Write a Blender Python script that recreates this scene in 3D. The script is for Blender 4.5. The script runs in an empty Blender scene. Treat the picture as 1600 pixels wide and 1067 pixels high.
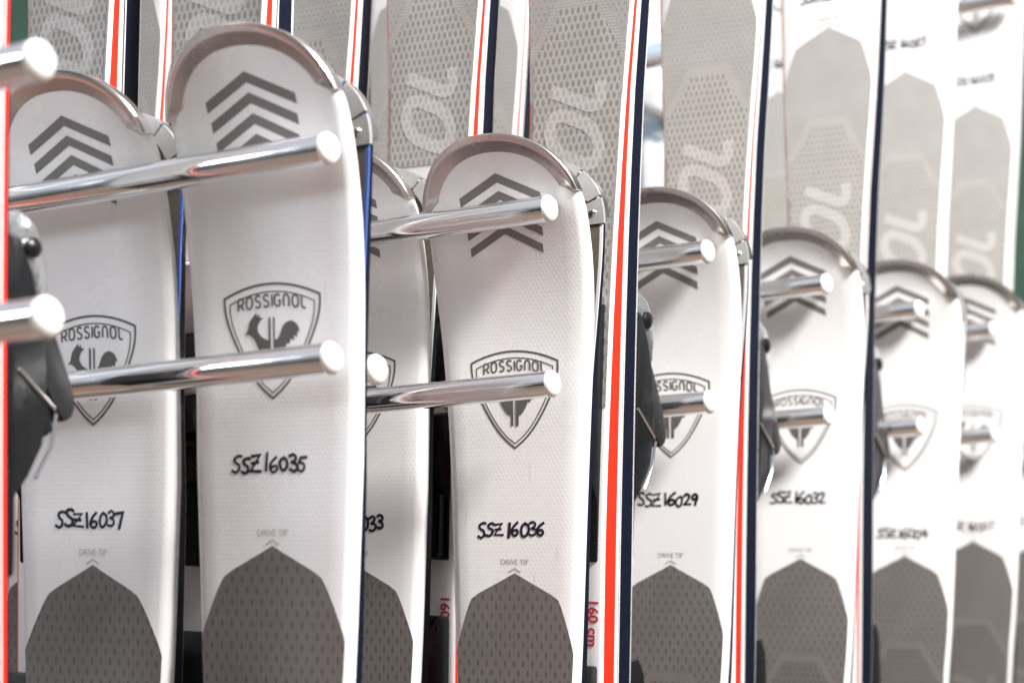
import bpy, bmesh, math, random
import numpy as np
from mathutils import Vector, Matrix, Euler

random.seed(4)
S = bpy.context.scene
COL = S.collection
F = 3000.0            # focal length in pixels of the 1600 px wide photograph
PX0, HY = 800.0, 800.0  # optical axis column, horizon row

# ------------------------------------------------------------------ camera
cam = bpy.data.cameras.new('camera')
camo = bpy.data.objects.new('camera', cam)
COL.objects.link(camo)
camo.location = (0, 0, 0)
camo.rotation_euler = (math.radians(90), 0, 0)
cam.sensor_width = 36
cam.lens = 36 * F / 1600
cam.shift_y = (HY - 533.5) / 1600
cam.clip_start = 0.02
cam.clip_end = 60
cam.dof.use_dof = True
cam.dof.focus_distance = 1.22
cam.dof.aperture_fstop = 6.6
S.camera = camo

# ------------------------------------------------------------------ world and lamps
W = bpy.data.worlds.new('World')
S.world = W
W.use_nodes = True
wt = W.node_tree
for n in list(wt.nodes):
    wt.nodes.remove(n)
w_out = wt.nodes.new('ShaderNodeOutputWorld')
w_bg = wt.nodes.new('ShaderNodeBackground')
w_tc = wt.nodes.new('ShaderNodeTexCoord')
w_sep = wt.nodes.new('ShaderNodeSeparateXYZ')
w_rmp = wt.nodes.new('ShaderNodeValToRGB')
w_map = wt.nodes.new('ShaderNodeMapRange')
w_map.inputs['From Min'].default_value = -1
w_map.inputs['From Max'].default_value = 1
wt.links.new(w_tc.outputs['Generated'], w_sep.inputs[0])
wt.links.new(w_sep.outputs['Z'], w_map.inputs['Value'])
wt.links.new(w_map.outputs[0], w_rmp.inputs[0])
e = w_rmp.color_ramp.elements
e[0].position = 0.0;  e[0].color = (0.10, 0.085, 0.07, 1)
e[1].position = 1.0;  e[1].color = (1.50, 1.56, 1.70, 1)
for p, c in ((0.46, (0.07, 0.065, 0.062, 1)), (0.53, (0.22, 0.22, 0.225, 1)), (0.60, (0.68, 0.70, 0.76, 1)), (0.75, (1.36, 1.41, 1.53, 1))):
    k = e.new(p); k.color = c
wt.links.new(w_rmp.outputs[0], w_bg.inputs['Color'])
w_bg.inputs['Strength'].default_value = 0.36
wt.links.new(w_bg.outputs[0], w_out.inputs[0])


def area(name, loc, target, size, power, color):
    l = bpy.data.lights.new(name, 'AREA')
    l.shape = 'DISK'; l.size = size; l.energy = power; l.color = color
    o = bpy.data.objects.new(name, l)
    COL.objects.link(o)
    o.location = loc
    o.rotation_euler = (Vector(target) - Vector(loc)).to_track_quat('-Z', 'Y').to_euler()
    return o


area('key_lamp', (1.2, 0.16, 1.42), (0.25, 1.5, 0.0), 0.5, 112, (1.0, 0.978, 0.955))
area('glare_lamp', (-3.05, -1.70, 1.62), (0.30, 1.75, 0.42), 1.0, 42, (0.82, 0.89, 1.0))  # unseen lamp added for the glare on the tall skis' upper panels

S.view_settings.view_transform = 'Standard'
S.view_settings.look = 'None'
S.view_settings.exposure = 0.34
S.view_settings.gamma = 1
S.view_settings.use_curve_mapping = False

# ------------------------------------------------------------------ rack geometry in the place
ANG = math.radians(-27.0)
P = Vector((math.cos(ANG), math.sin(ANG), 0))          # out along the pegs, towards the aisle
N = Vector((-math.sin(ANG), math.cos(ANG), 0))         # away from the viewer, through the skis
R = Vector((0.5145, 0.8575, 0))                        # along the row
STEP = 0.231
END0 = Vector((-0.0967, 1.0, 0))                       # peg end of the row with ski ...035
FLOOR = -0.90


def spot(k, s, t=0.0, tn=0.0):
    return END0 + R * (STEP * k + t) - P * s + N * tn


def solve_s(k, t, tn, px):
    q = (px - PX0) / F
    a = END0 + R * (STEP * k + t) + N * tn
    return (a.x - q * a.y) / (P.x - q * P.y)


# ------------------------------------------------------------------ materials
def nodes_of(name):
    m = bpy.data.materials.new(name)
    m.use_nodes = True
    nt = m.node_tree
    return m, nt, nt.nodes['Principled BSDF']


def mth(nt, op, a, b=None, c=None):
    n = nt.nodes.new('ShaderNodeMath')
    n.operation = op
    for i, v in enumerate((a, b, c)):
        if v is None:
            continue
        if isinstance(v, (int, float)):
            n.inputs[i].default_value = v
        else:
            nt.links.new(v, n.inputs[i])
    return n.outputs[0]


def oval_mask(nt, px, pz, ax, az, soft=0.25):
    """staggered rows of upright ovals, from object coordinates in metres; 1 inside"""
    tc = nt.nodes.new('ShaderNodeTexCoord')
    sp = nt.nodes.new('ShaderNodeSeparateXYZ')
    nt.links.new(tc.outputs['Object'], sp.inputs[0])
    z = mth(nt, 'DIVIDE', sp.outputs['Z'], pz)
    row = mth(nt, 'FLOOR', z)
    half = mth(nt, 'MULTIPLY', mth(nt, 'FRACT', mth(nt, 'MULTIPLY', row, 0.5)), 1.0)
    x = mth(nt, 'ADD', mth(nt, 'DIVIDE', sp.outputs['X'], px), half)
    fx = mth(nt, 'MULTIPLY', mth(nt, 'SUBTRACT', mth(nt, 'FRACT', x), 0.5), px / ax)
    fz = mth(nt, 'MULTIPLY', mth(nt, 'SUBTRACT', mth(nt, 'FRACT', z), 0.5), pz / az)
    r = mth(nt, 'SQRT', mth(nt, 'ADD', mth(nt, 'MULTIPLY', fx, fx), mth(nt, 'MULTIPLY', fz, fz)))
    mr = nt.nodes.new('ShaderNodeMapRange')
    mr.interpolation_type = 'SMOOTHSTEP'
    nt.links.new(r, mr.inputs['Value'])
    mr.inputs['From Min'].default_value = 1 - soft
    mr.inputs['From Max'].default_value = 1 + soft
    mr.inputs['To Min'].default_value = 1
    mr.inputs['To Max'].default_value = 0
    return mr.outputs[0]


def noise(nt, scale, detail=4, rough=0.55):
    tc = nt.nodes.new('ShaderNodeTexCoord')
    n = nt.nodes.new('ShaderNodeTexNoise')
    n.inputs['Scale'].default_value = scale
    n.inputs['Detail'].default_value = detail
    n.inputs['Roughness'].default_value = rough
    nt.links.new(tc.outputs['Object'], n.inputs['Vector'])
    return n.outputs['Fac']


def mix(nt, fac, a, b):
    n = nt.nodes.new('ShaderNodeMix')
    n.data_type = 'RGBA'
    if isinstance(fac, (int, float)):
        n.inputs['Factor'].default_value = fac
    else:
        nt.links.new(fac, n.inputs['Factor'])
    for key, v in (('A', a), ('B', b)):
        sock = [i for i in n.inputs if i.name == key and i.type == 'RGBA'][0]
        if isinstance(v, tuple):
            sock.default_value = (*v, 1)
        else:
            nt.links.new(v, sock)
    return [o for o in n.outputs if o.type == 'RGBA'][0]


def rng(nt, v, a, b, c=0.0, d=1.0):
    mr = nt.nodes.new('ShaderNodeMapRange')
    nt.links.new(v, mr.inputs['Value'])
    mr.inputs['From Min'].default_value = a; mr.inputs['From Max'].default_value = b
    mr.inputs['To Min'].default_value = c; mr.inputs['To Max'].default_value = d
    return mr.outputs[0]


def bump(nt, b, h, dist, strength=1.0):
    n = nt.nodes.new('ShaderNodeBump')
    n.inputs['Distance'].default_value = dist
    n.inputs['Strength'].default_value = strength
    nt.links.new(h, n.inputs['Height'])
    nt.links.new(n.outputs[0], b.inputs['Normal'])


def plain(name, col, rough=0.4, metal=0.0, coat=0.0, vary=0.06, scale=60, bump_d=0.0, spec=0.5):
    m, nt, b = nodes_of(name)
    b.inputs['Specular IOR Level'].default_value = spec
    lo = tuple(max(0, c * (1 - vary)) for c in col)
    hi = tuple(min(1, c * (1 + vary)) for c in col)
    f = rng(nt, noise(nt, scale), 0.3, 0.7)
    nt.links.new(mix(nt, f, lo, hi), b.inputs['Base Color'])
    nt.links.new(rng(nt, noise(nt, scale * 1.7), 0.3, 0.7, rough * 0.85, min(1, rough * 1.15)), b.inputs['Roughness'])
    b.inputs['Metallic'].default_value = metal
    b.inputs['Coat Weight'].default_value = coat
    b.inputs['Coat Roughness'].default_value = 0.08
    if bump_d:
        bump(nt, b, noise(nt, scale * 3), bump_d)
    return m


def topsheet_mat(name, col):
    """white lacquer with a fine relief of dashes, faint smears, specks of dirt and hairline scratches"""
    m, nt, b = nodes_of(name)
    dots = oval_mask(nt, 0.0030, 0.0026, 0.0008, 0.0010, 0.4)
    f = rng(nt, noise(nt, 9, 3), 0.35, 0.65)
    base = mix(nt, f, tuple(c * 0.965 for c in col), col)
    tc = nt.nodes.new('ShaderNodeTexCoord')
    info = nt.nodes.new('ShaderNodeObjectInfo')
    off = nt.nodes.new('ShaderNodeVectorMath'); off.operation = 'ADD'
    cmb = nt.nodes.new('ShaderNodeCombineXYZ')
    r10 = mth(nt, 'MULTIPLY', info.outputs['Random'], 7.0)
    for i in range(3):
        nt.links.new(r10, cmb.inputs[i])
    nt.links.new(tc.outputs['Object'], off.inputs[0]); nt.links.new(cmb.outputs[0], off.inputs[1])
    # specks
    vo = nt.nodes.new('ShaderNodeTexVoronoi'); vo.inputs['Scale'].default_value = 55
    nt.links.new(off.outputs[0], vo.inputs['Vector'])
    sepc = nt.nodes.new('ShaderNodeSeparateColor'); nt.links.new(vo.outputs['Color'], sepc.inputs[0])
    rad = mth(nt, 'MULTIPLY', mth(nt, 'MAXIMUM', mth(nt, 'SUBTRACT', sepc.outputs[0], 0.72), 0.0), 0.14)
    speck = mth(nt, 'LESS_THAN', vo.outputs['Distance'], rad)
    # scratches: stretched noise, thin band of its values
    mp = nt.nodes.new('ShaderNodeMapping')
    mp.inputs['Rotation'].default_value = (0, 0.5, 0)
    mp.inputs['Scale'].default_value = (220, 40, 26)
    nt.links.new(off.outputs[0], mp.inputs['Vector'])
    ns = nt.nodes.new('ShaderNodeTexNoise'); ns.inputs['Scale'].default_value = 1.0; ns.inputs['Detail'].default_value = 1
    nt.links.new(mp.outputs[0], ns.inputs['Vector'])
    scr = mth(nt, 'GREATER_THAN', ns.outputs['Fac'], 0.77)
    c1 = mix(nt, mth(nt, 'MULTIPLY', dots, 0.05), base, (0.62, 0.60, 0.58))
    c2 = mix(nt, mth(nt, 'MULTIPLY', speck, 0.5), c1, (0.30, 0.27, 0.24))
    nt.links.new(mix(nt, mth(nt, 'MULTIPLY', scr, 0.25), c2, (0.50, 0.48, 0.46)), b.inputs['Base Color'])
    nt.links.new(rng(nt, noise(nt, 16, 5), 0.3, 0.7, 0.16, 0.36), b.inputs['Roughness'])
    b.inputs['Coat Weight'].default_value = 0.5
    nt.links.new(rng(nt, noise(nt, 11, 4), 0.35, 0.65, 0.06, 0.22), b.inputs['Coat Roughness'])
    bump(nt, b, dots, 0.00006, 0.4)
    return m


def dash_mat(name, bg, fg, px, pz, ax, az, rough=0.35, soft=0.25, coat=0.25):
    m, nt, b = nodes_of(name)
    d = oval_mask(nt, px, pz, ax, az, soft)
    f = rng(nt, noise(nt, 40), 0.3, 0.7)
    base = mix(nt, f, tuple(c * 0.94 for c in bg), tuple(c * 1.06 for c in bg))
    wobble = mth(nt, 'MULTIPLY', d, rng(nt, noise(nt, 120), 0.3, 0.7, 0.75, 1.0))
    nt.links.new(mix(nt, wobble, base, fg), b.inputs['Base Color'])
    b.inputs['Roughness'].default_value = rough
    b.inputs['Coat Weight'].default_value = coat
    b.inputs['Coat Roughness'].default_value = 0.15
    bump(nt, b, d, 0.0001, 0.5)
    return m


M = {}
M['top'] = topsheet_mat('white ski topsheet', (0.835, 0.829, 0.826))
M['panel'] = dash_mat('charcoal tip panel', (0.150, 0.139, 0.131), (0.088, 0.081, 0.077), 0.0066, 0.0061, 0.0009, 0.0022)
M['band'] = dash_mat('pale band on panel', (0.45, 0.43, 0.40), (0.40, 0.38, 0.355), 0.003, 0.0022, 0.0012, 0.0006)
M['comb_dark'] = dash_mat('charcoal oval pattern', (0.146, 0.135, 0.127), (0.092, 0.084, 0.079), 0.0047, 0.0055, 0.00128, 0.00235)
M['band_dark'] = dash_mat('charcoal band', (0.172, 0.157, 0.144), (0.150, 0.137, 0.126), 0.003, 0.0022, 0.0012, 0.0006)
M['panel_pale'] = dash_mat('pale grey tip panel', (0.41, 0.395, 0.375), (0.31, 0.30, 0.285), 0.0046, 0.0042, 0.0009, 0.0010, 0.3, 0.25, 0.7)
M['comb'] = dash_mat('grey oval pattern', (0.455, 0.435, 0.405), (0.26, 0.245, 0.225), 0.0047, 0.0055, 0.00128, 0.00235)
M['comb_letters'] = dash_mat('pale letters over oval pattern', (0.56, 0.54, 0.51), (0.44, 0.42, 0.39), 0.0047, 0.0055, 0.00128, 0.00235)  # letters printed paler than the pattern around them
M['print'] = plain('grey ink', (0.175, 0.163, 0.157), 0.35)
M['logo'] = plain('dark grey ink', (0.105, 0.098, 0.095), 0.35)
M['faint'] = plain('pale grey ink', (0.42, 0.40, 0.385), 0.4)
M['marker'] = plain('black marker ink', (0.012, 0.011, 0.022), 0.35)
M['crimson'] = plain('crimson ink', (0.55, 0.02, 0.045), 0.4)
M['red'] = plain('red sidewall', (0.80, 0.024, 0.009), 0.3, vary=0.04)
M['navy'] = plain('navy sidewall', (0.004, 0.006, 0.015), 0.4, spec=0.2)
M['white_side'] = plain('white sidewall', (0.82, 0.81, 0.80), 0.25)
M['orange'] = plain('orange edge line', (0.80, 0.20, 0.06), 0.3)
M['blue'] = plain('painted blue edge fringe', (0.07, 0.13, 0.40), 0.3)  # lens colour fringe painted onto the edge strip
M['edge'] = plain('pale steel edge', (0.84, 0.84, 0.84), 0.3, 0.25)
M['base'] = plain('brown graphite base', (0.15, 0.125, 0.10), 0.42, 0.3, vary=0.15, scale=200)
M['guard'] = plain('satin metal tip guard', (0.60, 0.56, 0.535), 0.26, 1.0, vary=0.015, scale=14)
M['clip'] = plain('brushed metal clip', (0.60, 0.59, 0.575), 0.32, 0.6, scale=220)
M['screw'] = plain('bright screw', (0.75, 0.74, 0.73), 0.15, 1.0)
M['slot'] = plain('dark screw recess', (0.02, 0.02, 0.02), 0.6)
def chrome_mat():
    m, nt, b = nodes_of('chrome plated peg')
    b.inputs['Base Color'].default_value = (0.84, 0.84, 0.845, 1)
    b.inputs['Metallic'].default_value = 1
    tc = nt.nodes.new('ShaderNodeTexCoord')
    mp = nt.nodes.new('ShaderNodeMapping'); mp.inputs['Scale'].default_value = (14, 160, 160)
    nt.links.new(tc.outputs['Object'], mp.inputs['Vector'])
    n = nt.nodes.new('ShaderNodeTexNoise'); n.inputs['Scale'].default_value = 1; n.inputs['Detail'].default_value = 5
    nt.links.new(mp.outputs[0], n.inputs['Vector'])
    nt.links.new(rng(nt, mth(nt, 'MULTIPLY', n.outputs['Fac'], rng(nt, noise(nt, 45, 3), 0.3, 0.7, 0.5, 1.5)), 0.3, 0.8, 0.035, 0.20), b.inputs['Roughness'])
    bump(nt, b, n.outputs['Fac'], 0.00003, 0.5)
    return m


M['chrome'] = chrome_mat()
M['cap'] = plain('white plastic end cap', (0.86, 0.85, 0.82), 0.45, vary=0.02)
M['black'] = plain('black binding plastic', (0.007, 0.007, 0.008), 0.3, scale=90, bump_d=0.0001, spec=0.3)
M['greyp'] = plain('dark grey lever plastic', (0.018, 0.018, 0.019), 0.42, scale=200, bump_d=0.0001, spec=0.35)
M['collar'] = plain('blue grey collar', (0.42, 0.52, 0.60), 0.4)
M['silver'] = plain('silver binding housing', (0.70, 0.705, 0.71), 0.14, 0.9, scale=40, bump_d=0.0006)
M['wire'] = plain('steel wire', (0.72, 0.74, 0.78), 0.18, 1.0)
M['whitep'] = plain('white plastic', (0.80, 0.79, 0.77), 0.4)
M['redp'] = plain('red sticker', (0.62, 0.05, 0.025), 0.4)
M['rack'] = plain('white painted rack steel', (0.80, 0.82, 0.84), 0.3)
M['green'] = plain('dark green wall paint', (0.045, 0.105, 0.075), 0.7, scale=6)
M['floor'] = plain('brown floor', (0.17, 0.115, 0.08), 0.5, scale=8, vary=0.2)
M['streak_red'] = plain('red of added streak slab', (0.72, 0.07, 0.02), 0.55, scale=20)  # only for the slab added to redden the peg reflections


# ------------------------------------------------------------------ object helpers
def tag(o, label=None, cat=None, group=None, kind=None):
    if label: o['label'] = label
    if cat: o['category'] = cat
    if group: o['group'] = group
    if kind: o['kind'] = kind
    return o


def empty(name, loc, rot=(0, 0, 0)):
    o = bpy.data.objects.new(name, None)
    o.empty_display_size = 0.05
    COL.objects.link(o)
    o.location = loc
    o.rotation_euler = rot
    return o


def obj(name, me, parent=None):
    o = bpy.data.objects.new(name, me)
    COL.objects.link(o)
    o.parent = parent
    return o


def mesh(name, verts, faces, mats, idx=None, smooth=True, sharp=None):
    me = bpy.data.meshes.new(name)
    me.from_pydata([tuple(v) for v in verts], [], faces)
    for m in (mats if isinstance(mats, (list, tuple)) else [mats]):
        me.materials.append(m)
    if idx is not None:
        me.polygons.foreach_set('material_index', idx)
    me.polygons.foreach_set('use_smooth', [smooth] * len(me.polygons))
    me.update()
    if smooth and sharp:
        me.set_sharp_from_angle(angle=math.radians(sharp))
    return me


def bm_mesh(name, bm, mat, smooth=True, sharp=35):
    me = bpy.data.meshes.new(name)
    bmesh.ops.recalc_face_normals(bm, faces=bm.faces)
    bm.to_mesh(me)
    bm.free()
    me.materials.append(mat)
    me.polygons.foreach_set('use_smooth', [smooth] * len(me.polygons))
    if smooth:
        me.set_sharp_from_angle(angle=math.radians(sharp))
    return me


def extrude_profile(bm, pts, x0, x1, bev=0.0):
    """side profile in (y, z), pushed from x0 to x1, edges bevelled"""
    a = [bm.verts.new((x0, y, z)) for y, z in pts]
    b = [bm.verts.new((x1, y, z)) for y, z in pts]
    n = len(pts)
    fs = [bm.faces.new(a), bm.faces.new(b[::-1])]
    for i in range(n):
        fs.append(bm.faces.new((a[i], b[i], b[(i + 1) % n], a[(i + 1) % n])))
    bmesh.ops.recalc_face_normals(bm, faces=fs)
    if bev:
        es = set()
        for f in fs:
            es.update(f.edges)
        bmesh.ops.bevel(bm, geom=list(es), offset=bev, segments=2, profile=0.6, affect='EDGES')


def tube(bm, pts, r, seg=10):
    pts = [Vector(p) for p in pts]
    rings = []
    for i, p in enumerate(pts):
        d = (pts[min(i + 1, len(pts) - 1)] - pts[max(i - 1, 0)]).normalized()
        u = d.cross(Vector((0.31, 0.2, 0.93))).normalized()
        v = d.cross(u)
        rings.append([bm.verts.new(p + (u * math.cos(2 * math.pi * j / seg) + v * math.sin(2 * math.pi * j / seg)) * r) for j in range(seg)])
    for a, b in zip(rings, rings[1:]):
        for j in range(seg):
            bm.faces.new((a[j], b[j], b[(j + 1) % seg], a[(j + 1) % seg]))
    bm.faces.new(rings[0][::-1]); bm.faces.new(rings[-1])


def smooth_line(pts, n=8):
    """Catmull-Rom"""
    p = [np.array(q, float) for q in pts]
    if len(p) < 3:
        return p
    p = [2 * p[0] - p[1]] + p + [2 * p[-1] - p[-2]]
    out = []
    for i in range(1, len(p) - 2):
        for j in range(n):
            t = j / n
            out.append(0.5 * (2 * p[i] + (p[i + 1] - p[i - 1]) * t + (2 * p[i - 1] - 5 * p[i] + 4 * p[i + 1] - p[i + 2]) * t * t
                              + (-p[i - 1] + 3 * p[i] - 3 * p[i + 1] + p[i + 2]) * t ** 3))
    out.append(p[-2])
    return out


def curve_fn(xs, ys):
    xs, ys = np.array(xs, float), np.array(ys, float)
    d = np.diff(ys) / np.diff(xs)
    m = np.zeros_like(ys)
    m[0], m[-1] = d[0], d[-1]
    for i in range(1, len(xs) - 1):
        m[i] = 0 if d[i - 1] * d[i] <= 0 else 2 / (1 / d[i - 1] + 1 / d[i])

    def f(x):
        x = min(max(x, xs[0]), xs[-1])
        i = min(int(np.searchsorted(xs, x, 'right')) - 1, len(xs) - 2)
        h = xs[i + 1] - xs[i]
        t = (x - xs[i]) / h
        return ((2 * t ** 3 - 3 * t * t + 1) * ys[i] + (t ** 3 - 2 * t * t + t) * h * m[i]
                + (-2 * t ** 3 + 3 * t * t) * ys[i + 1] + (t ** 3 - t * t) * h * m[i + 1])
    return f


# ------------------------------------------------------------------ the ski: widths, thickness and bend against distance d from the tip
TIPD = 0.050
w_body = curve_fn((0.050, 0.065, 0.09, 0.13, 0.18, 0.23, 0.277, 0.346, 0.40, 0.467, 0.55, 0.70, 0.85),
                  (0.0565, 0.0570, 0.0563, 0.0538, 0.0505, 0.0482, 0.0464, 0.0436, 0.0398, 0.0372, 0.0355, 0.0345, 0.0350))
th_f = curve_fn((0, 0.1, 0.25, 0.357, 0.467, 0.6, 0.75, 1.2), (0.0062, 0.0068, 0.0085, 0.0098, 0.0135, 0.0190, 0.0225, 0.012))
th_back = curve_fn((0, 0.1, 0.25, 0.357, 0.467, 0.6, 0.75, 1.2), (0.0062, 0.0090, 0.0130, 0.0155, 0.0170, 0.0185, 0.0200, 0.012))
bend_f = curve_fn((0, 0.03, 0.06, 0.10, 0.15, 0.20, 0.30), (0.0260, 0.0165, 0.0098, 0.0044, 0.0012, 0.0002, 0.0))


WIDE = [1.0]


def half_w(d, L):
    if d > 0.08:
        return half_w0(d, L) * (1 + (WIDE[0] - 1) * min(1.0, (d - 0.08) / 0.15))
    return half_w0(d, L)


def half_w0(d, L):
    if d < TIPD:
        return 0.0565 * max(0.0, 1 - (1 - d / TIPD) ** 2.15) ** (1 / 2.15)
    w = w_body(min(d, 0.85))
    if L - d < 0.45:                       # flare towards the tail
        q = 1 - (L - d) / 0.45
        w = max(w, w * (1 - q * q) + 0.046 * q * q)
    return w


class SkiShape:
    def __init__(self, L, bs=1.0, ts=1.0, back=False):
        self.L, self.bs, self.ts, self.tf = L, bs, ts, th_back if back else th_f

    def bend(self, d):
        return bend_f(max(d, 0)) * self.bs

    def th(self, d):
        return self.tf(max(d, 0)) * self.ts

    def on(self, u, d, lift=0.0):
        """point on the topsheet, u across, d down from the tip"""
        return (u, -self.th(d) - self.bend(d) - lift, self.L - d)


def ski_rows(L):
    ds = [TIPD * (1 - math.cos(a)) for a in np.linspace(0.10, math.pi / 2, 16)]
    ds += list(np.linspace(0.058, 0.30, 18)) + list(np.linspace(0.32, L - 0.012, 26)) + [L - 0.004, L]
    return ds


def ski_meshes(shp, side, edge_left, bev_w, bev_d, edge_h, wrap=None):
    L = shp.L
    ds = ski_rows(L)
    nu = 11
    tv, tf, ti = [], [], []
    sv, sf, si = [], [], []
    ev, ef = [], []
    bv, bf = [], []
    for i, d in enumerate(ds):
        w = half_w(d, L)
        if L - d < 0.012:
            w *= 0.97 if L - d > 0.001 else 0.9
        th, be = shp.th(d), shp.bend(d)
        bv_ = min(bev_w, w * 0.3)
        bd = min(bev_d, th * 0.45)
        z = L - d
        yb = -be
        row = [(-w, yb - th + bd, z), (-w + bv_ * 0.3, yb - th + bd * 0.35, z)]
        row += [(u, yb - th, z) for u in np.linspace(-(w - bv_), w - bv_, nu)]
        row += [(w - bv_ * 0.3, yb - th + bd * 0.35, z), (w, yb - th + bd, z)]
        tv += row
        ed = min(edge_h, th * 0.35)
        for s_ in (-1, 1):
            sv += [(s_ * w, yb - th + bd, z), (s_ * w, yb - ed, z)]
            ev += [(s_ * w, yb - ed, z), (s_ * w, yb, z), (s_ * (w - min(0.002, w * .3)), yb, z)]
        bv += [(u, yb + 0.0, z) for u in np.linspace(-(w - min(0.002, w * .3)), w - min(0.002, w * .3), 5)]
    nt = nu + 4
    for i in range(len(ds) - 1):
        for j in range(nt - 1):
            a = i * nt + j
            tf.append((a, a + nt, a + nt + 1, a + 1))
            ti.append(1 if (j < 2 and edge_left) else (2 if (wrap and (j < 2 or j > nt - 4)) else 0))
        a = i * 4
        sf.append((a, a + 1, a + 5, a + 4)); sf.append((a + 2, a + 6, a + 7, a + 3))
        a = i * 6
        for o_ in (0, 3):
            for q in (0, 1):
                f = (a + o_ + q, a + o_ + q + 1, a + o_ + q + 7, a + o_ + q + 6)
                ef.append(f if o_ == 0 else f[::-1])
        a = i * 5
        for j in range(4):
            bf.append((a + j, a + j + 1, a + j + 6, a + j + 5))
    # close tip and tail with the sidewall
    for i in (0, len(ds) - 1):
        b0 = len(sv)
        r = i * nt
        n4 = [tv[r], tv[r + 2], tv[r + nt - 3], tv[r + nt - 1]]
        sv += n4 + [bv[i * 5 + 4], bv[i * 5]]
        sf.append(tuple(range(b0, b0 + 6)))
    top = mesh('topsheet', tv, tf, [M['top'], M['orange'], wrap or M['top']], ti, True, 40)
    return (top, mesh('sidewall', sv, sf, side, None, True, 30),
            mesh('steel_edge', ev, ef, M['edge'], None, True, 40), mesh('base', bv, bf, M['base'], None, True))


# ------------------------------------------------------------------ flat prints laid on the topsheet
class Ink:
    """collects flat shapes in ski coordinates (u, d) and lays them on the topsheet"""
    def __init__(self, shape, lift=0.00025, place=None):
        self.s, self.lift, self.v, self.f, self.n = shape, lift, [], [], 0
        self.place = place or (lambda u, d, l: shape.on(u, d, l))

    def add(self, u, d, lift):
        self.v.append(self.place(u, d, lift))
        return len(self.v) - 1

    def poly(self, pts):
        l = self.lift + 0.000008 * self.n
        self.n += 1
        self.f.append(tuple(self.add(u, d, l) for u, d in pts))

    def stroke(self, pts, w, closed=False, caps=True):
        l = self.lift + 0.000008 * self.n
        self.n += 1
        p = [np.array(q, float) for q in pts]
        q = [p[0]]
        for x in p[1:]:
            if np.linalg.norm(x - q[-1]) > 1e-6:
                q.append(x)
        p = q
        n = len(p)
        if n < 2:
            return
        L_, R_ = [], []
        for i in range(n):
            a = p[(i - 1) % n] if (closed or i > 0) else None
            b = p[(i + 1) % n] if (closed or i < n - 1) else None
            d1 = (p[i] - a) / np.linalg.norm(p[i] - a) if a is not None else None
            d2 = (b - p[i]) / np.linalg.norm(b - p[i]) if b is not None else None
            if d1 is None: d1 = d2
            if d2 is None: d2 = d1
            n1 = np.array((-d1[1], d1[0])); n2 = np.array((-d2[1], d2[0]))
            m = n1 + n2
            ln = np.linalg.norm(m)
            m = n1 if ln < 0.3 else m / ln
            k = min(1.6, 1 / max(0.2, float(np.dot(m, n1))))
            o = p[i].copy()
            if caps and not closed:
                if i == 0: o = o - d2 * w * 0.35
                if i == n - 1: o = o + d1 * w * 0.35
            L_.append(self.add(*(o + m * w * k / 2), l)); R_.append(self.add(*(o - m * w * k / 2), l))
        for i in range(n if closed else n - 1):
            j = (i + 1) % n
            self.f.append((L_[i], L_[j], R_[j], R_[i]))

    def rows(self, half, d0, d1, n, cols=8):
        l = self.lift
        prev = None
        for d in np.linspace(d0, d1, n):
            h = half(d)
            cur = [self.add(u, d, l) for u in np.linspace(-h, h, cols + 1)]
            if prev:
                for j in range(cols):
                    self.f.append((prev[j], cur[j], cur[j + 1], prev[j + 1]))
            prev = cur

    def build(self, name, mat, parent):
        return obj(name, mesh(name, self.v, self.f, mat, None, False), parent)


def font_mesh(text, size, bold=0.0):
    c = bpy.data.curves.new('t', 'FONT')
    c.body = text
    c.size = size
    c.align_x = 'CENTER'
    c.align_y = 'CENTER'
    c.resolution_u = 4
    c.offset = bold
    o = bpy.data.objects.new('t', c)
    COL.objects.link(o)
    dg = bpy.context.evaluated_depsgraph_get()
    me = bpy.data.meshes.new_from_object(o.evaluated_get(dg))
    v = [tuple(x.co) for x in me.vertices]
    f = [tuple(p.vertices) for p in me.polygons]
    bpy.data.objects.remove(o)
    bpy.data.curves.remove(c)
    bpy.data.meshes.remove(me)
    return v, f


FONTS = {}


def font(text, size, bold=0.0):
    k = (text, size, bold)
    if k not in FONTS:
        FONTS[k] = font_mesh(text, size, bold)
    return FONTS[k]


def text_on(ink, text, size, u0, d0, rot=0.0, squash=1.0, bold=0.0):
    v, f = font(text, size, bold)
    c, s = math.cos(rot), math.sin(rot)
    b = len(ink.v)
    for x, y, _ in v:
        x *= squash
        X, Y = x * c - y * s, x * s + y * c
        ink.add(u0 + X, d0 - Y, ink.lift)
    ink.f += [tuple(i + b for i in q) for q in f]


def arc(cx, cy, rx, ry, a0, a1, n=10):
    return [(cx + rx * math.cos(math.radians(a)), cy + ry * math.sin(math.radians(a))) for a in np.linspace(a0, a1, n)]


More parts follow.
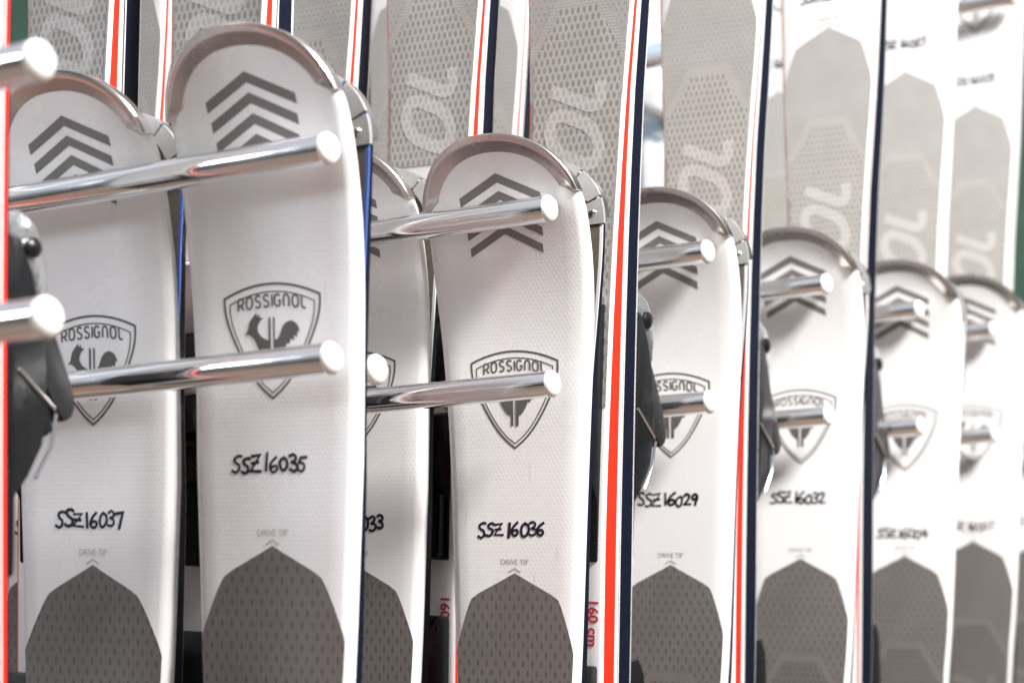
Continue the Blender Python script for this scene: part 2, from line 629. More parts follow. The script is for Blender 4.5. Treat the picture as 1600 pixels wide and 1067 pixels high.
# hand lettering (units: cell 1 high), a little loose
HAND = {
    'S': (0.62, [smooth_line([(0.60, 0.93), (0.40, 1.0), (0.14, 0.86), (0.22, 0.62), (0.48, 0.45), (0.50, 0.16), (0.26, 0.0), (0.02, 0.08)])]),
    'Z': (0.88, [[(0.08, 0.90), (0.62, 0.95), (0.02, 0.06), (0.70, 0.02)], [(0.10, 0.50), (0.56, 0.52)]]),
    '1': (0.40, [[(0.20, 1.0), (0.17, 0.0)]]),
    '6': (0.64, [smooth_line([(0.46, 1.02), (0.18, 0.72), (0.05, 0.32), (0.16, 0.04), (0.40, 0.02), (0.54, 0.22), (0.44, 0.42), (0.20, 0.38), (0.08, 0.24)])]),
    '0': (0.66, [smooth_line([(0.34, 0.86), (0.12, 0.72), (0.04, 0.38), (0.18, 0.06), (0.40, 0.04), (0.56, 0.34), (0.52, 0.70), (0.32, 0.88)])]),
    '3': (0.58, [smooth_line([(0.06, 0.86), (0.28, 0.98), (0.46, 0.82), (0.38, 0.60), (0.20, 0.52), (0.44, 0.42), (0.50, 0.18), (0.28, 0.0), (0.02, 0.08)])]),
    '7': (0.56, [[(0.04, 0.92), (0.52, 0.95), (0.22, -0.06)]]),
    '5': (0.58, [[(0.54, 0.97), (0.16, 0.92)], smooth_line([(0.16, 0.92), (0.10, 0.56), (0.34, 0.58), (0.50, 0.36), (0.40, 0.08), (0.20, -0.02), (0.02, 0.06)])]),
    '2': (0.60, [smooth_line([(0.06, 0.78), (0.22, 0.98), (0.46, 0.86), (0.42, 0.58), (0.20, 0.26), (0.04, 0.06)]) + [(0.56, 0.04)]]),
    '9': (0.58, [smooth_line([(0.50, 0.72), (0.34, 0.96), (0.10, 0.82), (0.10, 0.56), (0.32, 0.50), (0.50, 0.74), (0.48, 0.40), (0.40, -0.02)])]),
    '8': (0.6, [smooth_line([(0.46, 0.86), (0.28, 1.0), (0.12, 0.8), (0.3, 0.54), (0.5, 0.25), (0.3, 0.0), (0.08, 0.2), (0.26, 0.5), (0.48, 0.84)])]),
    '4': (0.6, [[(0.3, 1.0), (0.04, 0.4), (0.54, 0.42)], [(0.44, 0.7), (0.40, 0.0)]]),
}

# rounded caps for the crest and the big side lettering (cell 1 high)
CAPS = {
    'R': (0.78, [[(0, 0), (0, 1)] , [(0, 1)] + arc(0.36, 0.72, 0.26, 0.28, 90, -90) + [(0, 0.44)], [(0.30, 0.44), (0.66, 0)]]),
    'O': (0.86, [arc(0.36, 0.68, 0.34, 0.32, 0, 180) + arc(0.36, 0.32, 0.34, 0.32, 180, 360) + [(0.70, 0.68)]]),
    'S': (0.78, [smooth_line([(0.60, 0.86), (0.46, 0.99), (0.20, 0.99), (0.04, 0.80), (0.12, 0.60), (0.46, 0.44), (0.60, 0.24), (0.48, 0.02), (0.18, 0.0), (0.02, 0.14)])]),
    'I': (0.26, [[(0.04, 0), (0.04, 1)]]),
    'G': (0.84, [[(0.64, 0.86)] + arc(0.34, 0.68, 0.32, 0.32, 50, 180) + arc(0.34, 0.32, 0.32, 0.32, 180, 360) + [(0.66, 0.46), (0.40, 0.46)]]),
    'N': (0.82, [[(0.02, 0)] + arc(0.33, 0.66, 0.31, 0.34, 180, 0) + [(0.64, 0)]]),
    'L': (0.62, [[(0.02, 1), (0.02, 0.26)] + arc(0.28, 0.26, 0.26, 0.26, 180, 270) + [(0.50, 0.02)]]),
}
BRAND_WORD = 'ROSSIGNOL'


def hand_word(ink, word, u0, d0, h, width, w=0.0012, seed=1):
    rnd = random.Random(seed * 7 + 3)
    tot = sum(HAND[c][0] for c in word)
    k = width / tot
    x = u0 - width / 2
    drift = rnd.uniform(-0.02, 0.025)
    for n_, c in enumerate(word):
        adv, strokes = HAND[c]
        dy = rnd.uniform(-0.09, 0.09); sc = rnd.uniform(0.86, 1.10); sl = rnd.uniform(-0.05, 0.09); sx = rnd.uniform(0.90, 1.10)
        p1, p2 = rnd.uniform(0, 6), rnd.uniform(0, 6)
        for st in strokes:
            ww = w * rnd.uniform(0.82, 1.12)
            pts = []
            for px, py in st:
                jx = 0.035 * math.sin(5 * py + p1); jy = 0.03 * math.sin(6 * px + p2)
                pts.append((x + ((px + jx) * sx + sl * (py - 0.5)) * k, d0 + drift * (x - u0) + h / 2 - ((py + jy) * sc + dy) * h))
            ink.stroke(pts, ww)
        x += adv * k * (0.96 if n_ % 2 else 1.03)


def caps_width(word):
    return sum(CAPS[c][0] for c in word) - 0.1


CREST_SIDE = [(32.5, 55.5), (32.4, 50), (31.2, 44), (29, 38), (25.7, 31), (20.8, 22.4), (14.5, 13.2), (7.4, 5.6), (0, 0)]
BIRD_FRONT = [(-18.7, 35.1), (-16.9, 37.3), (-16.3, 39.6), (-15.6, 42), (-13.6, 44.4), (-10.8, 47.2), (-10.2, 45), (-8.3, 46.6), (-8.7, 44.5), (-6, 44),
              (-7.8, 42.8), (-9.4, 40.8), (-10.1, 38.7), (-9.7, 36.6), (-7.7, 34.1), (-5.1, 32.6), (-2.7, 31.7), (-2.6, 44.2), (-1.2, 44.2),
              (-1.2, 14.2), (-2.9, 14.2), (-2.9, 20.6), (-5.6, 22), (-8, 24.8), (-9.8, 27.6), (-11.1, 30), (-12.4, 32.3), (-14.5, 34.1), (-16.6, 35.4), (-18, 35)]
BIRD_REAR = [(1.7, 31.9), (3.4, 32.4), (4.7, 33.6), (5.7, 36), (6.8, 38.5), (8.3, 40.4), (10.2, 41.5), (12.5, 42), (14.5, 41.5), (16.3, 40.4), (17.6, 38.7), (18.4, 37), (18.6, 35.5),
             (17.2, 36.2), (16.8, 32.6), (15, 34), (14.5, 31), (12.5, 32.3), (11.5, 29.2), (9.8, 29.8), (8.6, 26.6), (6.4, 23.2), (4.6, 21.4), (2.9, 20.6), (2.9, 14.2), (0.6, 14.2), (0.6, 44.2), (1.8, 44.2)]


def crest(ink, tip_d):
    q = 0.96e-3

    def m(x, y):
        return (x * q, tip_d - y * 1.0e-3)

    def ring(k, drop):
        right = smooth_line([(x * k, 28 + (y - 28) * k + drop) for x, y in CREST_SIDE], 4)
        crown = [(x, 55.5 * k + 28 * (1 - k) + drop + 7.0 * k * (1 - (x / (32.5 * k)) ** 2)) for x in np.linspace(-32.5 * k, 32.5 * k, 15)]
        left = [(-x, y) for x, y in right[::-1]]
        return [m(*p) for p in crown[:-1] + list(right[:-1]) + list(left[:-1])]
    ink.stroke(ring(1.0, 0), 0.00135, closed=True)
    ink.stroke(ring(0.885, -0.3), 0.0008, closed=True)
    W_ = caps_width(BRAND_WORD)
    k = 47.0 / W_
    h = 6.4
    x = -23.5
    for ch in BRAND_WORD:
        adv, st = CAPS[ch]
        xc = x + adv * k / 2
        y0 = 50.2 - 2.0 * (xc / 23) ** 2
        sl = -4.0 * xc / 529
        for s_ in st:
            ink.stroke([m(x + (0.06 + px * 0.80) * k, y0 + py * h + sl * (x + px * k - xc)) for px, py in s_], 0.00120, caps=False)
        x += adv * k
    ink.poly([m(*p) for p in BIRD_FRONT])
    ink.poly([m(*p) for p in BIRD_REAR])


APEX = 0.2765


def panel_half(d, L):
    x = d - APEX
    w = half_w(d, L) - 0.0022
    if x < 0.0155:
        return max(0.0004, 0.0305 * x / 0.0155)
    if x < 0.050:
        w2 = half_w(APEX + 0.050, L) - 0.0022
        return min(w, 0.0305 + (w2 - 0.0305) * ((x - 0.0155) / 0.0345) ** 0.8)
    return w


def comb_half(d, L, grow=0.0):
    x = d - (APEX + 0.088) + grow
    w = half_w(d, L) - 0.0042 + grow * 0.35
    if x < 0.030:
        return min(w, 0.0155 + grow * 0.4 + 0.0165 * x / 0.030)
    return w


def prints(root, shp, kind, number, seed, comb_end, num_d=0.248):
    L = shp.L
    a = Ink(shp, 0.00020)
    for i in range(4):
        d = 0.0222 + 0.0104 * i
        hw = 0.0290 - 0.0010 * i
        l = []
        for t in np.linspace(-1, 1, 9):
            u = hw * t
            l.append((u, d + 0.0132 * abs(t)))
        b0 = len(a.v)
        for u, dd in l:
            a.add(u, dd, a.lift); a.add(u, dd + 0.0055, a.lift)
        for j in range(8):
            a.f.append((b0 + 2 * j, b0 + 2 * j + 1, b0 + 2 * j + 3, b0 + 2 * j + 2))
    a.build('chevron_print', M['print'], root)
    c = Ink(shp, 0.00020)
    crest(c, 0.1955)
    c.build('crest_print', M['logo'], root)
    if number:
        n = Ink(shp, 0.00022)
        hand_word(n, number, -0.0025, num_d, 0.0090, 0.0490, 0.00180, seed)
        n.build('handwritten_number', M['marker'], root)
    t = Ink(shp, 0.00022)
    text_on(t, 'DRIVE TIP', 0.0052, 0, 0.2693, 0, 0.90)
    t.stroke([(-0.0042, 0.2756), (0, 0.2733), (0.0042, 0.2756)], 0.0009)
    t.build('small_lettering', M['faint'], root)
    p = Ink(shp, 0.00020)
    p.rows(lambda d: panel_half(d, L), APEX, APEX + comb_end, 60)
    p.build('tip_panel', M['panel_pale' if kind == 'tall' else 'panel'], root)
    b = Ink(shp, 0.00036)
    b.rows(lambda d: comb_half(d, L, 0.007), APEX + 0.081, APEX + 0.150, 20)
    b.build('pale_band', M['band' if kind == 'tall' else 'band_dark'], root)
    h = Ink(shp, 0.00052)
    h.rows(lambda d: comb_half(d, L), APEX + 0.088, APEX + comb_end, 40)
    h.build('oval_panel', M['comb' if kind == 'tall' else 'comb_dark'], root)
    # large word up the ski, read from the foot to the tip
    g = Ink(shp, 0.00066)
    H_, k = 0.040, 0.040
    x = APEX + 0.134
    for ch in BRAND_WORD[::-1]:
        adv, st = CAPS[ch]
        if x + (adv - 0.1) * k > APEX + comb_end - 0.004:
            break
        base = x + (adv - 0.16) * k
        for s_ in st:
            g.stroke([(0.5 * H_ - (py) * H_, base - (px + 0.40 * (py - 0.5)) * k) for px, py in s_], 0.0092, caps=False)
        x += adv * k + 0.006
    if g.f:
        g.build('large_lettering', M['comb_letters' if kind == 'tall' else 'band_dark'], root)
    return


def tip_outline(L, dl, dr, n=46):
    pts = []
    for d in np.concatenate([np.linspace(dl, TIPD, 8)[:-1] if dl > TIPD else [], ]):
        pts.append((-half_w(d, L), d))
    a0 = math.acos(max(-1, 1 - min(dl, TIPD) / TIPD))
    a1 = math.acos(max(-1, 1 - min(dr, TIPD) / TIPD))
    for a in np.linspace(a0, 0.02, n // 2):
        d = TIPD * (1 - math.cos(a)); pts.append((-half_w(d, L), d))
    for a in np.linspace(0.02, a1, n // 2):
        d = TIPD * (1 - math.cos(a)); pts.append((half_w(d, L), d))
    return pts


def inward(pts, i):
    a, b = np.array(pts[max(i - 1, 0)]), np.array(pts[min(i + 1, len(pts) - 1)])
    t = (b - a) / (np.linalg.norm(b - a) + 1e-12)
    n = np.array((-t[1], t[0]))
    c = np.array((0.0, 0.06)) - np.array(pts[i])
    return n if np.dot(n, c) > 0 else -n


def guard_mesh(shp):
    pts = tip_outline(shp.L, 0.043, 0.036)
    prof = [(-0.0010, None), (-0.0010, 0.0012), (-0.0004, 0.0023), (0.0005, 0.0027), (0.0036, 0.0030), (0.0042, 0.0028), (0.0098, 0.0004), (0.0101, -0.0004)]
    v, f = [], []
    n = len(pts)
    for i in range(n):
        nn = inward(pts, i)
        # narrow to a slanted end
        e_ = min(i, n - 1 - i) / 3.0
        kk = 1.0 if e_ >= 1 else 0.35 + 0.65 * e_
        for q, h in prof:
            u, d = np.array(pts[i]) + nn * (q * (kk if q > 0 else 1))
            d = max(d, -0.001)
            dd = max(d, 0)
            y = -shp.bend(dd) if h is None else -shp.th(dd) - shp.bend(dd) - h
            v.append((u, y, shp.L - d))
    m_ = len(prof)
    for i in range(n - 1):
        for j in range(m_ - 1):
            a = i * m_ + j
            f.append((a, a + 1, a + m_ + 1, a + m_))
    f.append(tuple(range(m_))[::-1]); f.append(tuple(range((n - 1) * m_, n * m_)))
    return mesh('tip_guard', v, f, M['guard'], None, True, 28)


def base_clips(shp, root):
    """metal tabs folded over the base side of the tip, a screw in the lowest one of each side"""
    for sgn in (-1, 1):
        for (da, db, wd, scr) in ((0.0015, 0.0105, 0.0085, False), (0.0118, 0.0285, 0.0092, False), (0.0303, 0.0470, 0.0135, True)):
            dsn = np.linspace(da, db, 8)
            pts = [(sgn * half_w(d, shp.L), d) for d in dsn]
            bm = bmesh.new()
            oc, ic = [], []
            for i, pt in enumerate(pts):
                nn = inward(pts, i)
                ww = wd * (1.0 if 0 < i < 7 else 0.86)
                u0, d0 = np.array(pt) - nn * 0.0012
                u1, d1 = np.array(pt) + nn * ww
                oc.append((bm.verts.new((u0, -shp.bend(max(d0, 0)) - 0.0015, shp.L - d0)), bm.verts.new((u0, -shp.bend(max(d0, 0)) + 0.0013, shp.L - d0))))
                ic.append((bm.verts.new((u1, -shp.bend(max(d1, 0)) + 0.0012, shp.L - d1)), bm.verts.new((u1, -shp.bend(max(d1, 0)) + 0.0001, shp.L - d1))))
            for i in range(7):
                bm.faces.new((oc[i][0], oc[i + 1][0], oc[i + 1][1], oc[i][1]))
                bm.faces.new((oc[i][1], oc[i + 1][1], ic[i + 1][0], ic[i][0]))
                bm.faces.new((ic[i][0], ic[i + 1][0], ic[i + 1][1], ic[i][1]))
            for i in (0, 7):
                bm.faces.new((oc[i][0], oc[i][1], ic[i][0], ic[i][1]))
            o = obj('tip_clip', bm_mesh('tip_clip', bm, M['clip'], True, 30), root)
            if scr:
                dm = (da + db) / 2
                u, d, _ = sgn * (half_w(dm, shp.L) - 0.0066), dm + 0.001, 0
                bm = bmesh.new()
                prof = [(0.0, 0.0024), (0.0012, 0.0023), (0.0021, 0.0019), (0.0027, 0.0011), (0.0030, 0.0)]
                rings = []
                for rr, hh in prof:
                    rings.append([bm.verts.new((u + rr * math.cos(a), -shp.bend(d) + 0.0012 + hh, shp.L - d + rr * math.sin(a))) for a in np.linspace(0, 2 * math.pi, 17)[:-1]] if rr else
                                 [bm.verts.new((u, -shp.bend(d) + 0.0012 + hh, shp.L - d))])
                for j in range(16):
                    bm.faces.new((rings[0][0], rings[1][j], rings[1][(j + 1) % 16]))
                for a_, b_ in zip(rings[1:], rings[2:]):
                    for j in range(16):
                        bm.faces.new((a_[j], b_[j], b_[(j + 1) % 16], a_[(j + 1) % 16]))
                obj('screw', bm_mesh('screw', bm, M['screw']), o)


def binding(shp, root, zc, sticker=None, wires=True, detail=False, flat=1.0, heel=0.222):
    """toe unit of a ski binding; zc is the height of its top above the floor"""
    y0 = -shp.th(0.6) + 0.001
    L = shp.L

    def prof(pts, x0, x1, mat, name, parent, bev=0.0012):
        bm = bmesh.new()
        extrude_profile(bm, [(y0 - a * flat, zc - b) for a, b in pts], x0, x1, bev * min(1, flat * 1.2))
        return obj(name, bm_mesh(name, bm, mat), parent)
    body = prof([(0.0, 0.010), (0.014, 0.012), (0.024, 0.030), (0.031, 0.052), (0.035, 0.078), (0.034, 0.098), (0.031, 0.116), (0.020, 0.132), (0.010, 0.142), (0.009, 0.182), (0.0, 0.184)],
                -0.030, 0.030, M['black'], 'toe_binding', root, 0.0022)
    prof([(0.004, 0.000), (0.018, -0.003), (0.030, 0.003), (0.037, 0.014), (0.040, 0.030), (0.039, 0.044), (0.031, 0.049), (0.024, 0.040), (0.014, 0.022)],
         -0.026, 0.026, M['silver'], 'silver_housing', body, 0.003)
    prof([(0.026, 0.043), (0.041, 0.0455), (0.050, 0.062), (0.060, 0.082), (0.0645, 0.094), (0.062, 0.101), (0.055, 0.104), (0.045, 0.094), (0.033, 0.074)],
         -0.024, 0.024, M['greyp'], 'release_lever', body, 0.0035)
    prof([(0.0365, 0.080), (0.046, 0.096), (0.049, 0.108), (0.042, 0.112), (0.028, 0.104)], -0.021, 0.021, M['black'], 'toe_stop', body, 0.002)
    bm = bmesh.new()
    c = Vector((0.0262, y0 - 0.026 * flat, zc - 0.016))
    rr = [(0.0001 * flat, 0.0036), (0.0040 * flat, 0.0032), (0.0060 * flat, 0.0018), (0.0064 * flat, -0.003)]
    for sg in (-1, 1):
        bm = bmesh.new()
        rings = [[bm.verts.new((sg * (c.x + h), c.y + r_ * math.cos(a), c.z + r_ * math.sin(a))) for a in np.linspace(0, 2 * math.pi, 19)[:-1]] for r_, h in rr]
        for a_, b_ in zip(rings, rings[1:]):
            for j in range(18):
                bm.faces.new((a_[j], b_[j], b_[(j + 1) % 18], a_[(j + 1) % 18]))
        obj('adjusting_knob', bm_mesh('adjusting_knob', bm, M['black']), body)
    if wires:
        for sg in (-1, 1):
            bm = bmesh.new()
            xx = sg * 0.0325
            xx = sg * 0.0306
            tube(bm, [(xx, y0 - 0.010, zc - 0.078), (xx, y0 - 0.020, zc - 0.086), (xx, y0 - 0.0335, zc - 0.097), (xx, y0 - 0.0345, zc - 0.100), (xx, y0 - 0.0315, zc - 0.1165), (xx, y0 - 0.0205, zc - 0.1330)], 0.0010)
            obj('wire', bm_mesh('wire', bm, M['wire']), body)
    if detail:
        bm = bmesh.new()
        bmesh.ops.create_cube(bm, size=1.0, matrix=Matrix.Translation((0.0135, y0 - 0.036 * flat, zc - 0.098)) @ Matrix.Diagonal((0.018, 0.008, 0.0115, 1)))
        bmesh.ops.bevel(bm, geom=list(bm.edges), offset=0.002, segments=2, affect='EDGES')
        obj('white_tab', bm_mesh('white_tab', bm, M['whitep']), body)
        bm = bmesh.new()
        bmesh.ops.create_cube(bm, size=1.0, matrix=Matrix.Translation((0.008, y0 - 0.012, zc - 0.158)) @ Matrix.Diagonal((0.042, 0.009, 0.046, 1)))
        bmesh.ops.bevel(bm, geom=list(bm.edges), offset=0.002, segments=2, affect='EDGES')
        obj('scale_plate', bm_mesh('scale_plate', bm, M['black']), body)
        t = Ink(shp, 0, place=lambda u, d, l: (u, y0 - 0.0168 - l, zc - d))
        for q, w_ in enumerate(('11', '12', '13', '14', '15')):
            text_on(t, w_, 0.0050, 0.0125, 0.142 + 0.0075 * q, -math.pi / 2)
        t.build('scale_numbers', M['whitep'], body)
    if sticker:
        for z_, mt, w_, ink in ((0.093, 'redp', 'G', 'whitep'), (0.0992, 'whitep', 'W', 'black')):
            t = Ink(shp, 0, place=lambda u, d, l: (u, y0 - 0.0405 * flat - l, zc - d))
            bm = bmesh.new()
            bmesh.ops.create_cube(bm, size=1.0, matrix=Matrix.Translation((sticker, y0 - 0.037 * flat, zc - z_)) @ Matrix.Diagonal((0.018, 0.0069 * flat, 0.0061, 1)))
            st_ = obj('sticker', bm_mesh('sticker', bm, M[mt], False), body)
            text_on(t, w_, 0.0058, sticker - 0.005, z_)
            t.build('sticker_letter', M[ink], body)
    # heel track further down
    bm = bmesh.new()
    extrude_profile(bm, [(y0, zc - heel), (y0 - 0.018, zc - heel + 0.002), (y0 - 0.026, zc - heel - 0.010), (y0 - 0.030, zc - 0.300), (y0 - 0.024, zc - 0.360), (y0, zc - 0.362)], -0.031, 0.031, 0.0025)
    obj('heel_binding', bm_mesh('heel_binding', bm, M['black']), root)
    return body


def make_ski(k, px, t, label, back=False, tall=False, tip_z=0.237, ref_z=0.0, number=None, seed=1, roll=0.0, group=None, s=None, gap=0.002, comb_end=None,
             clips=True, bind=True, thin=1.0, side_mat=None, wrap=None, detail=False, sticker=None, wide=1.0, num_d=0.248, yaw=0.0, edge_mat=None, thick=1.0, bs=0.75):
    """one ski standing on the floor; front skis show their topsheet to the aisle camera side, back skis show their base"""
    L = tip_z - FLOOR
    WIDE[0] = wide
    if s is None:
        s = solve_s(k, t, -0.010, px)
    hgt = ref_z - FLOOR
    s_base = s + hgt * math.sin(roll)
    pos = spot(k, s_base, t, gap if back else 0.0)
    shp = SkiShape(L, bs if back else (1.0 if tall else 1.6), thin * thick, back)
    root = empty('ski', (pos.x, pos.y, FLOOR), (0, (-roll if back else roll), ANG + yaw + (math.pi if back else 0)))
    tag(root, label, 'ski', group)
    side = M['navy'] if back else (M['red'] if tall else M['white_side'])
    side = side_mat or side
    if tall:
        dims = (0.0026, 0.0040, 0.0010) if back else (0.0026, 0.0020, 0.0038)
    else:
        dims = (0.0050, 0.0036, 0.0010) if back else (0.0062, 0.0030, 0.0020)
    if edge_mat:
        dims = dims[:2] + (0.0012,)
    top, sw, ed, ba = ski_meshes(shp, side, 'orange' if (tall and not back) else None, *dims, wrap=wrap)
    if edge_mat:
        ed.materials[0] = edge_mat
    obj('topsheet', top, root); obj('sidewall', sw, root); obj('steel_edge', ed, root); obj('base', ba, root)
    obj('tip_guard', guard_mesh(shp), root)
    if back:
        if clips:
            base_clips(shp, root)
    else:
        prints(root, shp, 'tall' if tall else 'low', number, seed, comb_end or (0.235 if tall else 0.20), num_d)
    if tall:
        zc = 0.150 - FLOOR
        body = binding(shp, root, zc, sticker=sticker, detail=detail, flat=(0.86 if wrap else 1.0) if back else 0.60, wires=back, heel=0.222 if detail else 0.252) if bind else None
        if not back:
            d_t = tip_z + 0.073
            c = Ink(shp, 0.0003)
            text_on(c, '160 cm', 0.0108, half_w(d_t, L) - 0.0078, d_t, -math.pi / 2, bold=0.00028)
            c.build('length_print', M['crimson'], root)
            if detail and not sticker:
                c = Ink(shp, 0.0003)
                text_on(c, 'ART *', 0.0055, 0.002, tip_z - 0.2515)
                c.build('small_print', M['logo'], root)
    return root, s


# ------------------------------------------------------------------ setting
floor_me = mesh('floor', [(-4, -3, FLOOR), (5, -3, FLOOR), (5, 6, FLOOR), (-4, 6, FLOOR)], [(0, 1, 2, 3)], M['floor'], None, False)
tag(obj('floor', floor_me), kind='structure')
streak_bm = bmesh.new()  # red slab added out of view to put a red streak in the pegs
bmesh.ops.create_cube(streak_bm, size=1.0, matrix=Matrix.Translation((-1.85, 0.72, FLOOR + 0.005)) @ Matrix.Rotation(ANG, 4, 'Z') @ Matrix.Diagonal((0.9, 0.8, 0.008, 1)))
tag(obj('streak_slab', bm_mesh('streak_slab', streak_bm, M['streak_red'], False)), 'unseen red slab added on the floor, mirrored as a red streak in the chrome pegs', 'reflection helper', kind='structure')
wall_bm = bmesh.new()
bmesh.ops.create_cube(wall_bm, size=1.0, matrix=Matrix.Translation((0.2, 3.9, 0.55)) @ Matrix.Diagonal((5.2, 0.1, 2.9, 1)))
wo = obj('back_wall', bm_mesh('back_wall', wall_bm, M['green'], False))
tag(wo, 'dark green painted wall behind the ski rack', 'wall', kind='structure')

# ------------------------------------------------------------------ rack with chrome pegs
rack_at = spot(2.5, 0.50)
rack = empty('ski_rack', (rack_at.x, rack_at.y, FLOOR))
tag(rack, 'ski rack with rows of chrome pegs tipped in white end caps', 'ski rack')
inv = Matrix.Translation((-rack_at.x, -rack_at.y, -FLOOR))
PEG_R = 0.0084


def peg_meshes(length):
    seg = 28
    v, f = [], []
    xs = [0, length * 0.5, length - 0.0015, length]
    rs = [PEG_R, PEG_R, PEG_R, PEG_R - 0.0008]
    for x, r_ in zip(xs, rs):
        for j in range(seg):
            a = 2 * math.pi * j / seg
            v.append((x, r_ * math.cos(a), r_ * math.sin(a)))
    for i in range(3):
        for j in range(seg):
            f.append((i * seg + j, i * seg + (j + 1) % seg, (i + 1) * seg + (j + 1) % seg, (i + 1) * seg + j))
    shaft = mesh('peg', v, f, M['chrome'], None, True, 40)
    v, f = [], []
    prof = [(-0.0005, PEG_R + 0.0001), (0.0012, PEG_R + 0.0003), (0.0026, PEG_R - 0.0004), (0.0042, PEG_R * 0.78), (0.0052, PEG_R * 0.5), (0.0057, PEG_R * 0.2), (0.0058, 0.0002)]
    for x, r_ in prof:
        for j in range(seg):
            a = 2 * math.pi * j / seg
            v.append((x, r_ * math.cos(a), r_ * math.sin(a)))
    for i in range(len(prof) - 1):
        for j in range(seg):
            f.append((i * seg + j, i * seg + (j + 1) % seg, (i + 1) * seg + (j + 1) % seg, (i + 1) * seg + j))
    return shaft, mesh('end_cap', v, f, M['cap'], None, True)


PEG_DIR = (P + Vector((0, 0, 0.056))).normalized()
PEG_ROT = PEG_DIR.to_track_quat('X', 'Z').to_matrix().to_4x4()
PEG_LEN = 0.50
shaft_me, cap_me = peg_meshes(PEG_LEN)


def peg(k, z, s_end, t):
    end = spot(k, s_end, t)
    end.z = z
    start = end - PEG_DIR * PEG_LEN
    o = obj('peg', shaft_me, rack)
    o.matrix_local = inv @ Matrix.Translation(start) @ PEG_ROT
    c = obj('end_cap', cap_me, o)
    c.location = (PEG_LEN, 0, 0)


for k in range(-1, 7):
    se = -0.022 if k < 0 else 0.0
    peg(k, 0.189 if k >= 0 else 0.186, se, 0.0)
    peg(k, 0.080, se + (-0.002 if k >= 0 else -0.004), 0.0)
    if k >= 0:
        peg(k, 0.189, 0.036, 0.068)
        peg(k, 0.079, 0.016, 0.068)
for k in (5, 6):
    peg(k, 0.551, 0.0, 0.080)


def rack_bar(name, a, b, wx, wy):
    """square tube from a to b"""
    bm = bmesh.new()
    d = (b - a)
    q = d.to_track_quat('Z', 'Y').to_matrix().to_4x4()
    bmesh.ops.create_cube(bm, size=1.0, matrix=Matrix.Translation((a + b) / 2) @ q @ Matrix.Diagonal((wx, wy, d.length, 1)))
    bmesh.ops.bevel(bm, geom=list(bm.edges), offset=0.003, segments=2, affect='EDGES')
    bmesh.ops.transform(bm, matrix=inv, verts=bm.verts)
    return obj(name, bm_mesh(name, bm, M['rack']), rack)


for z in (0.551 - 0.028, 0.189 - 0.028, 0.080 - 0.028):
    a = spot(-1.6, 0.512); b = spot(7.2, 0.512)
    a.z = b.z = z
    rack_bar('rail', a, b, 0.03, 0.03)
for kk in (-1.4, 2.6, 6.47):
    a = spot(kk, 0.545); b = a.copy()
    a.z = FLOOR; b.z = 1.15
    u = rack_bar('upright', a, b, 0.032, 0.032)
    for z in (0.60, 0.50, 0.30):
        bm = bmesh.new()
        bmesh.ops.create_cube(bm, size=1.0, matrix=Matrix.Translation((a.x, a.y, z)) @ Matrix.Rotation(ANG, 4, 'Z') @ Matrix.Diagonal((0.040, 0.040, 0.030, 1)))
        bmesh.ops.bevel(bm, geom=list(bm.edges), offset=0.003, segments=2, affect='EDGES')
        bmesh.ops.transform(bm, matrix=inv, verts=bm.verts)
        obj('collar', bm_mesh('collar', bm, M['collar']), u)

# ------------------------------------------------------------------ shorter pairs held between the pegs
LOWG, TALLG = 'white skis standing between the pegs', 'taller skis standing behind the pegs'
T_LOW = 0.0400
lows = [
    # row, photo column of centre, tip height, ref height, number, name of it in labels, copy column s
    (0, 424, 0.258, -0.02, 'SSZ16035', 'white ski with handwritten number SSZ16035'),
    (0, 143, 0.246, -0.03, 'SSZ16037', 'white ski with handwritten number SSZ16037'),
    (1, 803, 0.237, -0.04, 'SSZ16036', 'white ski with handwritten number SSZ16036'),
    (1, 554, 0.241, -0.04, 'SSZ16033', 'white ski whose partly hidden number ends in 033'),
    (1, 66, 0.237, -0.04, 'SSZ16034', 'white ski mostly hidden behind SSZ16037, only the letters SS showing'),
    (2, 1047, 0.237, -0.04, 'SSZ16029', 'white ski with handwritten number SSZ16029'),
    (3, 1250, 0.237, -0.04, 'SSZ16032', 'white ski with handwritten number SSZ16032'),
    (4, 1413, 0.235, -0.04, 'SSZ16004', 'blurred white ski in the row straight behind SSZ16032'),
    (5, 1520, 0.246, -0.03, 'SSZ16007', 'blurred white ski second from the far end of the row'),
    (6, 1612, 0.237, -0.04, 'SSZ16008', 'blurred white ski at the far end of the row, cut by the frame'),
]
for i, (k, px, tz, rz, num, lab) in enumerate(lows):
    wide = {0: 1.105, 1: 1.17, 3: 1.07}.get(i, 1.0)
    nd = {0: 0.231, 1: 0.250, 5: 0.2275, 6: 0.2250, 7: 0.255, 8: 0.260}.get(i, 0.248)
    _, s = make_ski(k, px, T_LOW, lab, tip_z=tz, ref_z=rz, number=num, seed=10 + i, group=LOWG, wide=wide, num_d=nd)
    short = {0: 'SSZ16035', 1: 'SSZ16037', 2: 'SSZ16036', 5: 'SSZ16029', 6: 'SSZ16032'}.get(i)
    if short:
        bl = 'rear ski with navy sidewall paired base to base with ' + short
    else:
        bl = {3: 'rear ski with navy sidewall paired with the ski ending in 033',
              4: 'rear ski of the pair hidden behind SSZ16037',
              7: 'rear ski with dark metal tip paired with the blurred ski behind SSZ16032',
              8: 'rear ski of the blurred pair second from the far end of the row',
              9: 'rear ski of the blurred pair at the far end of the row'}[i]
    make_ski(k, px, T_LOW, bl, back=True, tip_z=tz - (0.011 if k == 0 else 0.004), ref_z=rz, s=s + (0.0050 if k == 0 else 0.003), bs=0.5 if k == 0 else 0.75, group='rear skis of the shorter pairs', wide=wide, edge_mat=M['blue'] if k == 0 else None)

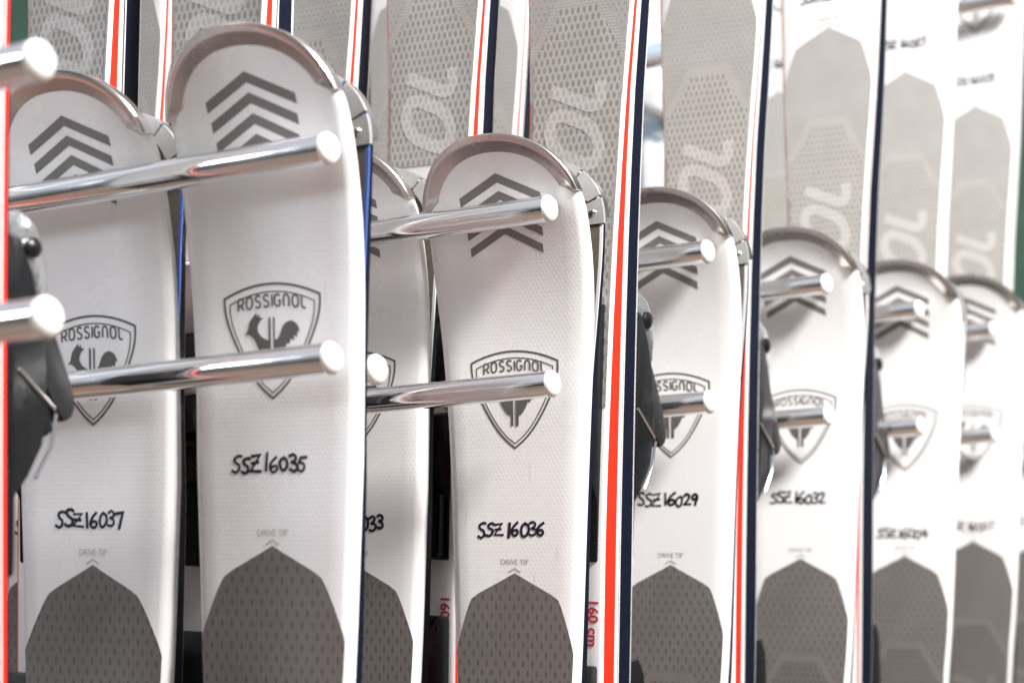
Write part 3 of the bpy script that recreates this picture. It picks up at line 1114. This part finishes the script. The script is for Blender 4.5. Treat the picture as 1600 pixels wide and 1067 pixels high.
# ------------------------------------------------------------------ taller pairs with bindings
T_TALL = 0.115
talls = [
    # row, photo column of centre at ref height, tip height, ref height, roll (deg), phrase
    (-1, -98, 0.707, 0.06, 0.0, 'nearest, beside SSZ16037'),
    (0, 344, 0.735, 0.29, 0.6, 'in the gap between SSZ16037 and SSZ16035'),
    (0, 112, 0.748, 0.30, 0.6, 'above the tip of SSZ16037'),
    (1, 908, 0.707, 0.31, 1.3, 'right behind SSZ16036'),
    (1, 678, 0.728, 0.30, 1.2, 'between the tips of SSZ16035 and SSZ16036'),
    (1, 482, 0.707, 0.36, 0.9, 'above the clipped shoulder of SSZ16035'),
    (1, 190, 0.690, 0.38, 0.5, 'as a pale strip left of SSZ16035'),
    (2, 1107, 0.707, 0.33, 0.9, 'right behind SSZ16029'),
    (2, 746, 0.707, 0.36, 0.8, 'as a red line above SSZ16036'),
    (2, 640, 0.722, 0.40, 0.5, 'as a pale strip right of SSZ16035'),
    (3, 1293, 0.707, 0.43, 0.6, 'right behind SSZ16032'),
    (4, 1413, 0.714, 0.43, 0.3, 'in the row after SSZ16032'),
    (4, 1217, 0.707, 0.43, 0.3, 'as a grey sliver above SSZ16032'),
    (5, 1523, 0.722, 0.44, 0.3, 'at the far end of the row'),
]
for i, (k, px, tz, rz, roll, ph) in enumerate(talls):
    near = i == 0
    _, s = make_ski(k, px, T_TALL, 'tall grey patterned ski with red sidewall ' + ph, tall=True, tip_z=tz, ref_z=rz, roll=math.radians(roll),
                    number='SSZ160' + str(12 + i), seed=40 + i, group=TALLG, comb_end={3: 0.36, 4: 0.207}.get(i), detail=i in (1, 4), sticker=0.02 if i == 1 else None, yaw=math.radians(-7), thick={3: 0.88, 7: 0.72, 10: 0.5, 11: 0.5, 13: 0.5}.get(i, 0.85))
    if near:
        bl = 'red and navy sided rear ski whose binding overlaps SSZ16037'
    elif i in (11, 13):
        bl = 'pale sided rear ski of the pair ' + ph
    else:
        bl = 'navy sided rear ski of the pair ' + ph
    make_ski(k, px, T_TALL, bl, back=True, tall=True, tip_z=tz, ref_z=rz, roll=math.radians(roll), s=s, gap=0.0015, group='rear skis of the taller pairs',
             thin=0.34 if near else 1.0, side_mat=M['red'] if near else (M['white_side'] if i in (11, 13) else None), wrap=M['navy'] if near else None,
             yaw=math.radians(-7), thick={7: 1.15, 10: 1.4}.get(i, 1.0))
